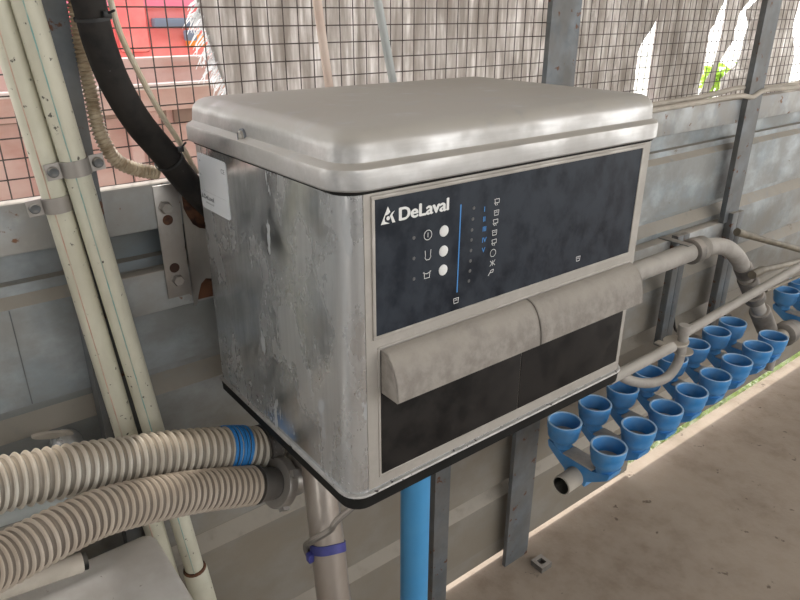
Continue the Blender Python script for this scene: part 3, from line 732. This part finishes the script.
for x in (1.405, 2.20, 3.0):
    b = MB(); b.box((x-.018,ycen(x)-.034,pz-.030),(x+.018,ycen(x)+.034,pz-.022),'dustsmooth',.001)
    b.box((x-.012,ycen(x)+.022,pz-.03),(x+.012,1.097,pz-.022),'dustsmooth',.001); b.box((x-.012,ycen(x)-.036,pz-.03),(x+.012,ycen(x)-.030,pz+.01),'dustsmooth',.001)
    b.build('support_bracket','dustsmooth',sup)
ords = ['pair of blue cups nearest the cut pipe end', 'second pair of blue cups from the cut pipe end', 'third pair of blue cups, beside the cut end of the thin grey pipe',
        'fourth pair of blue cups, under the curved grey pipe', 'fifth pair of blue cups, under the grey clamp plates', 'sixth pair of blue cups, right of the clamp plates',
        'seventh pair of blue cups, third pair left of the black couplings', 'eighth pair of blue cups, next to the black union nut']
def make_pair():
    t = empty('cup_holder', (0,0,0), 'x', 'cup holder', 'blue double cup holders on the supply pipe')
    for s in (1, -1):
        cy = s*.0665; z0 = .118-.0
        pr = [(.0,.045),(.0235,.045),(.0235,.060),(.027,.0635),(.034,.068),(.0375,.075),(.0395,.085),(.0395,.095),(.0420,.098),(.0432,.115),(.0432,.118),(.0425,.1190),(.0388,.1190),(.0380,.117),(.0372,.100),(.0345,.088),(.0335,.080),(0,.0795)]
        mm = ['cup']*len(pr); mm[11] = 'palerim'; mm[10] = 'palerim'; mm[12] = 'palerim'; mm[16] = 'cupdust'
        MB().lathe(pr, 'cup', 32, (0,cy,0), mats=mm).build('cup','cup',t,sharp=50)
    b = MB()
    arc = [(-.0256*math.cos(math.radians(t)), .0256*math.sin(math.radians(t))) for t in range(-25,206,15)]
    prf = [(-.094,.056),(-.090,.040),(-.062,.020),(-.034,.002),(-.031,-.014),(-.027,-.014)] + arc + [(.027,-.014),(.031,-.014),(.034,.002),(.062,.020),(.090,.040),(.094,.056),(.088,.0565),(.046,.0400),(-.046,.0400),(-.088,.0565)]
    # boat-shaped arm saddling the pipe, dirt lying in its trough
    b.prism([(-.024,y,z) for y,z in prf], (.048,0,0), 'cup'); arm = b.build('arm','cup',t)
    MB().box((-.0232,-.045,.0402),(.0232,.045,.0440),'cupdust',.001).build('dirt_fill','cupdust',arm)
    return t
proto = make_pair()
for k, x in enumerate(cups_x):
    o = proto if k == 0 else copy_tree(proto)
    o.location = (x, ycen(x), pz+.0); o['label'] = ords[k]; o.rotation_euler = (0,0,0)
for k, x in enumerate((2.545, 2.675)):
    o = copy_tree(proto); o.location = (x, ycen(x), pz)
    o['label'] = ['pair of blue cups standing right of the black union nut, first beyond the gap', 'second pair of blue cups beyond the gap at the right edge'][k]

# white tubes lying on the rail at the right
tubs = [[(.99,1.082,1.361),(1.5,1.080,1.361),atY(700,97,1.078),atY(738,88,1.075),atY(760,88,1.072),atY(800,83,1.072),atY(870,68,1.075)],
        [(.99,1.060,1.352),(1.4,1.056,1.350),atY(690,104,1.052),atY(738,96,1.055),atY(752,97,1.05),atY(766,90,1.05),atY(800,87,1.045),atY(870,77,1.05)]]
for k, P in enumerate(tubs):
    P = [Vector(p) for p in P]
    tag(MB().tube(spline(P,6), .0078, 'pvcdusty', 12).build('plastic_tube','pvcdusty'), ['upper white plastic tube lying along the rail behind the cabinet', 'lower white plastic tube fastened in front of the rail'][k], 'tube')
# small nut on the floor
of = MB(); of.box((0,0,0),(.045,.012,.02)); of.box((0,.033,0),(.045,.045,.02)); of.box((0,.012,0),(.012,.033,.02)); of.box((.033,.012,0),(.045,.033,.02)); of.box((.012,.012,0),(.033,.033,.004))
tag(of.build('metal_offcut','darkplastic'), 'small dark square metal offcut lying on the floor by the wall', 'offcut').location = atZ(541,566,0)

# ------------------------------------------------------------------ outside
def film(xt0, xt1, xb0, xb1, Y, zt, zb, label, amp=.02, fq=60, ph=0, curve=.0):
    def fn(u, v):
        zz = zb+(zt-zb)*v; vv = (min(1.85, max(1.25, zz))-zb)/(zt-zb); xa = xb0+(xt0-xb0)*vv; xc = xb1+(xt1-xb1)*vv
        x = xa+(xc-xa)*u + .003*math.sin(zz*23+ph)+.002*math.sin(zz*91+ph*2); 
        return Vector((x, Y + amp*math.sin(x*fq+ph+zz*1.5) + .5*amp*math.sin(x*fq*2.3+1+zz*3), zz))
    nu = max(6, int(abs(xt1-xt0)*90)); b = MB().grid(fn, nu, 30, 'sheet')
    o = b.build('plastic_sheet','sheet', recalc=False)
    md = o.modifiers.new('thick','SOLIDIFY'); md.thickness = .0015
    return tag(o, label, 'plastic sheet')
Yf = 1.42
def fx(x, y): return atY(x, y, Yf)
def filmpx(tl, tr, bl, br, label, **k):
    # outline from four picture points, extended to a common height
    zt, zb = 2.35, .85
    def ext(a, b_, z): 
        t = (z-a.z)/(b_.z-a.z) if abs(b_.z-a.z) > 1e-6 else 0
        return a.x+(b_.x-a.x)*t
    A, B, C, D = fx(*tl), fx(*tr), fx(*bl), fx(*br)
    return film(ext(A,C,zt), ext(B,D,zt), ext(A,C,zb), ext(B,D,zb), Yf, zt, zb, label, **k)
filmpx((196,0),(562,0),(226,95),(556,84),'broad dirty translucent plastic sheet hanging behind the mesh, its left edge frayed', amp=.009, fq=23)
filmpx((565,0),(655,10),(556,90),(632,92),'dirty plastic sheet behind the mesh just right of the dark grey post', amp=.02, fq=55, ph=1.2)
filmpx((655,20),(722,0),(648,92),(693,92),'narrow dirty plastic sheet right of the white gap', amp=.02, fq=60, ph=2.1)
filmpx((727,10),(748,0),(704,92),(708,92),'thin torn strip of plastic sheet between two bright gaps', amp=.01, fq=70, ph=.3)
filmpx((757,0),(800,5),(722,92),(786,80),'plastic sheet hanging behind the last grey post', amp=.02, fq=50, ph=.8)
# frayed edge
fr = MB(); 
for k in range(90):
    v = random.random(); c = fx(197+30*v+random.uniform(-1,3), 95*v*1.0 - 4)
    L_ = random.uniform(.015,.055); a = random.uniform(-.6,.9)
    P = [c, c+Vector((-L_*.5, random.uniform(-.01,.01), -L_*.35*(1+a))), c+Vector((-L_*.75*(1-.4*a), random.uniform(-.02,.02), -L_*(.8+a*.3)))]
    fr.tube(P, [.0022,.0016,.0006], 'fibre', 4, False, smooth=True)
tag(fr.build('frayed_fibres','fibre'), 'white frayed fibres along the torn left edge of the plastic sheet', 'fibres', kind='stuff')
# faded red trailer and red machine beyond
YT = 2.6
def tx_(x, y): return atY(x, y, YT)
tr = empty('farm_trailer', (0.6, YT+.3, 0), 'faded red trailer side with a pale ledge, seen through the mesh', 'trailer')
xl, xr = -1.6, 1.35
zl = tx_(150,57).z
b = MB(); b.box((xl,YT,-.04),(xr,YT+.04,zl),'pinkwall',.01); b.build('side_panel','pinkwall',tr)
zq = tx_(150,85).z
b = MB(); b.box((xl,YT-.05,zq-.012),(xr,YT,zq+.008),'pinklip',.003); b.build('ledge','pinklip',tr)
b = MB(); b.box((xl,YT-.035,zq-.09),(xr,YT,zq-.012),'pinkwall',.003); b.build('lower_beam','pinkwall',tr)
for (x0, x1, y0, y1) in ((-40,17,106,126),(98,140,103,118),(172,206,100,122),(150,165,100,118)):
    p = tx_(x0,(y0+y1)/2); q = tx_(x1,(y0+y1)/2); za, zb2 = tx_((x0+x1)/2,y0).z, tx_((x0+x1)/2,y1).z
    MB().box((p.x,YT-.012,zb2),(q.x,YT+.0,za),'darkred',.003).build('recess','darkred',tr)
for x in (28, 130, 150, 212):
    p = tx_(x,110); MB().box((p.x-.02,YT-.030,.3),(p.x+.02,YT,zq-.09),'pinkwall',.004).build('rib','pinkwall',tr)
YM = 3.6
def mx(x,y): return atY(x,y,YM)
mc = empty('farm_machine', (1.2,YM+.4,0), 'bright red farm machine body behind the trailer', 'machine')
b = MB(); p0, p1 = mx(-60,60), mx(226,60); b.box((p0.x,YM,0),(p1.x,YM+.9,2.6),'red',.02); b.build('body','red',mc); q_ = mx(0,6); MB().box((p0.x,YM-.02,q_.z),(p1.x,YM,2.55),'magenta',.005).build('upper_band','magenta',mc)
p = mx(150,18); q = mx(196,38); MB().box((p.x,YM-.06,q.z+.05),(q.x,YM,p.z),'slate',.01).build('handle','slate',mc)
p = mx(178,30); q = mx(194,40); MB().box((p.x,YM-.10,q.z),(q.x-.02,YM-.06,p.z),'slate',.008).build('bracket','slate',mc)
p = mx(184,34); q = mx(205,47); MB().box((p.x,YM-.03,q.z),(q.x,YM,p.z),'orange',.01).build('orange_marker','orange',mc)
p = mx(112,8); q = mx(150,52); MB().box((p.x,YM-.03,q.z),(q.x,YM,p.z+.2),'red',.02).build('door_panel','red',mc)
# green plants out in the light
for k, (x, y, s_) in enumerate(((714,78,1.0),(735,79,1.0))):
    c = atY(x, y, 3.2); b = MB()
    for j in range(140):
        o = Vector((random.gauss(0,.05), random.gauss(0,.06), random.gauss(0,.055)))*s_; u = Vector((random.uniform(-1,1),random.uniform(-1,1),random.uniform(-.3,1))).normalized()*.05*s_; v = u.cross(Vector((random.random(),random.random(),random.random()))).normalized()*.018*s_
        p = c+o; vs = [b.b.verts.new(w_) for w_ in (p-u, p+v, p+u, p-v)]; b.b.faces.new(vs)
    b.tube([Vector((c.x,c.y,-.04)), c], .012, 'leaf', 6)
    tag(b.build('shrub','leaf',recalc=False), ['green shrub glimpsed through the left bright gap in the sheets', 'green shrub glimpsed through the right bright gap in the sheets'][k], 'shrub')
# grass tuft row just outside the foot of the wall
b = MB()
for j in range(5000):
    x = random.uniform(1.9,4.6); y = random.uniform(1.135,1.32); hgt = random.uniform(.04,.11)
    p = Vector((x,y,-.045)); q = p+Vector((random.uniform(-.02,.02),random.uniform(-.03,.01),hgt)); w_ = Vector((.003,.001,0))
    b.b.faces.new([b.b.verts.new(v) for v in (p-w_, p+w_, q)])
tag(b.build('grass','grass',recalc=False), 'sunlit grass outside the foot of the wall', 'grass', kind='stuff')

# ------------------------------------------------------------------ light
w = bpy.data.worlds.new('sky'); S.world = w; w.use_nodes = True; nt = w.node_tree; N = nt.nodes; Lk = nt.links
bg = N['Background']; tcw = N.new('ShaderNodeTexCoord'); sx = N.new('ShaderNodeSeparateXYZ'); Lk.new(tcw.outputs['Generated'], sx.inputs[0])
cr = N.new('ShaderNodeValToRGB'); Lk.new(sx.outputs['Z'], cr.inputs['Fac'])
cr.color_ramp.elements[0].position = 0; cr.color_ramp.elements[0].color = (1.0,.975,.94,1)
cr.color_ramp.elements[1].position = .8; cr.color_ramp.elements[1].color = (.88,.93,1.0,1)
Lk.new(cr.outputs[0], bg.inputs['Color']); bg.inputs['Strength'].default_value = 2.6
sun = bpy.data.lights.new('sun','SUN'); sun.energy = 3.0; sun.angle = math.radians(3); sun.color = (1,.96,.9)
so = bpy.data.objects.new('sun', sun); COL.objects.link(so); so.rotation_euler = Vector((.20,.46,.87)).to_track_quat('Z','Y').to_euler()

# ------------------------------------------------------------------ camera
cam = bpy.data.cameras.new('camera'); co = bpy.data.objects.new('camera', cam); COL.objects.link(co)
cam.sensor_fit = 'HORIZONTAL'; cam.sensor_width = 36; cam.lens = 36*FL/800; cam.clip_start = .02
co.matrix_world = Matrix.Translation((0,0,H)) @ Matrix((CR, CU, -CF)).transposed().to_4x4()
S.camera = co
S.view_settings.view_transform = 'Standard'; S.view_settings.look = 'None'; S.view_settings.gamma = 1
S.view_settings.use_curve_mapping = False
S.view_settings.exposure = 0.30
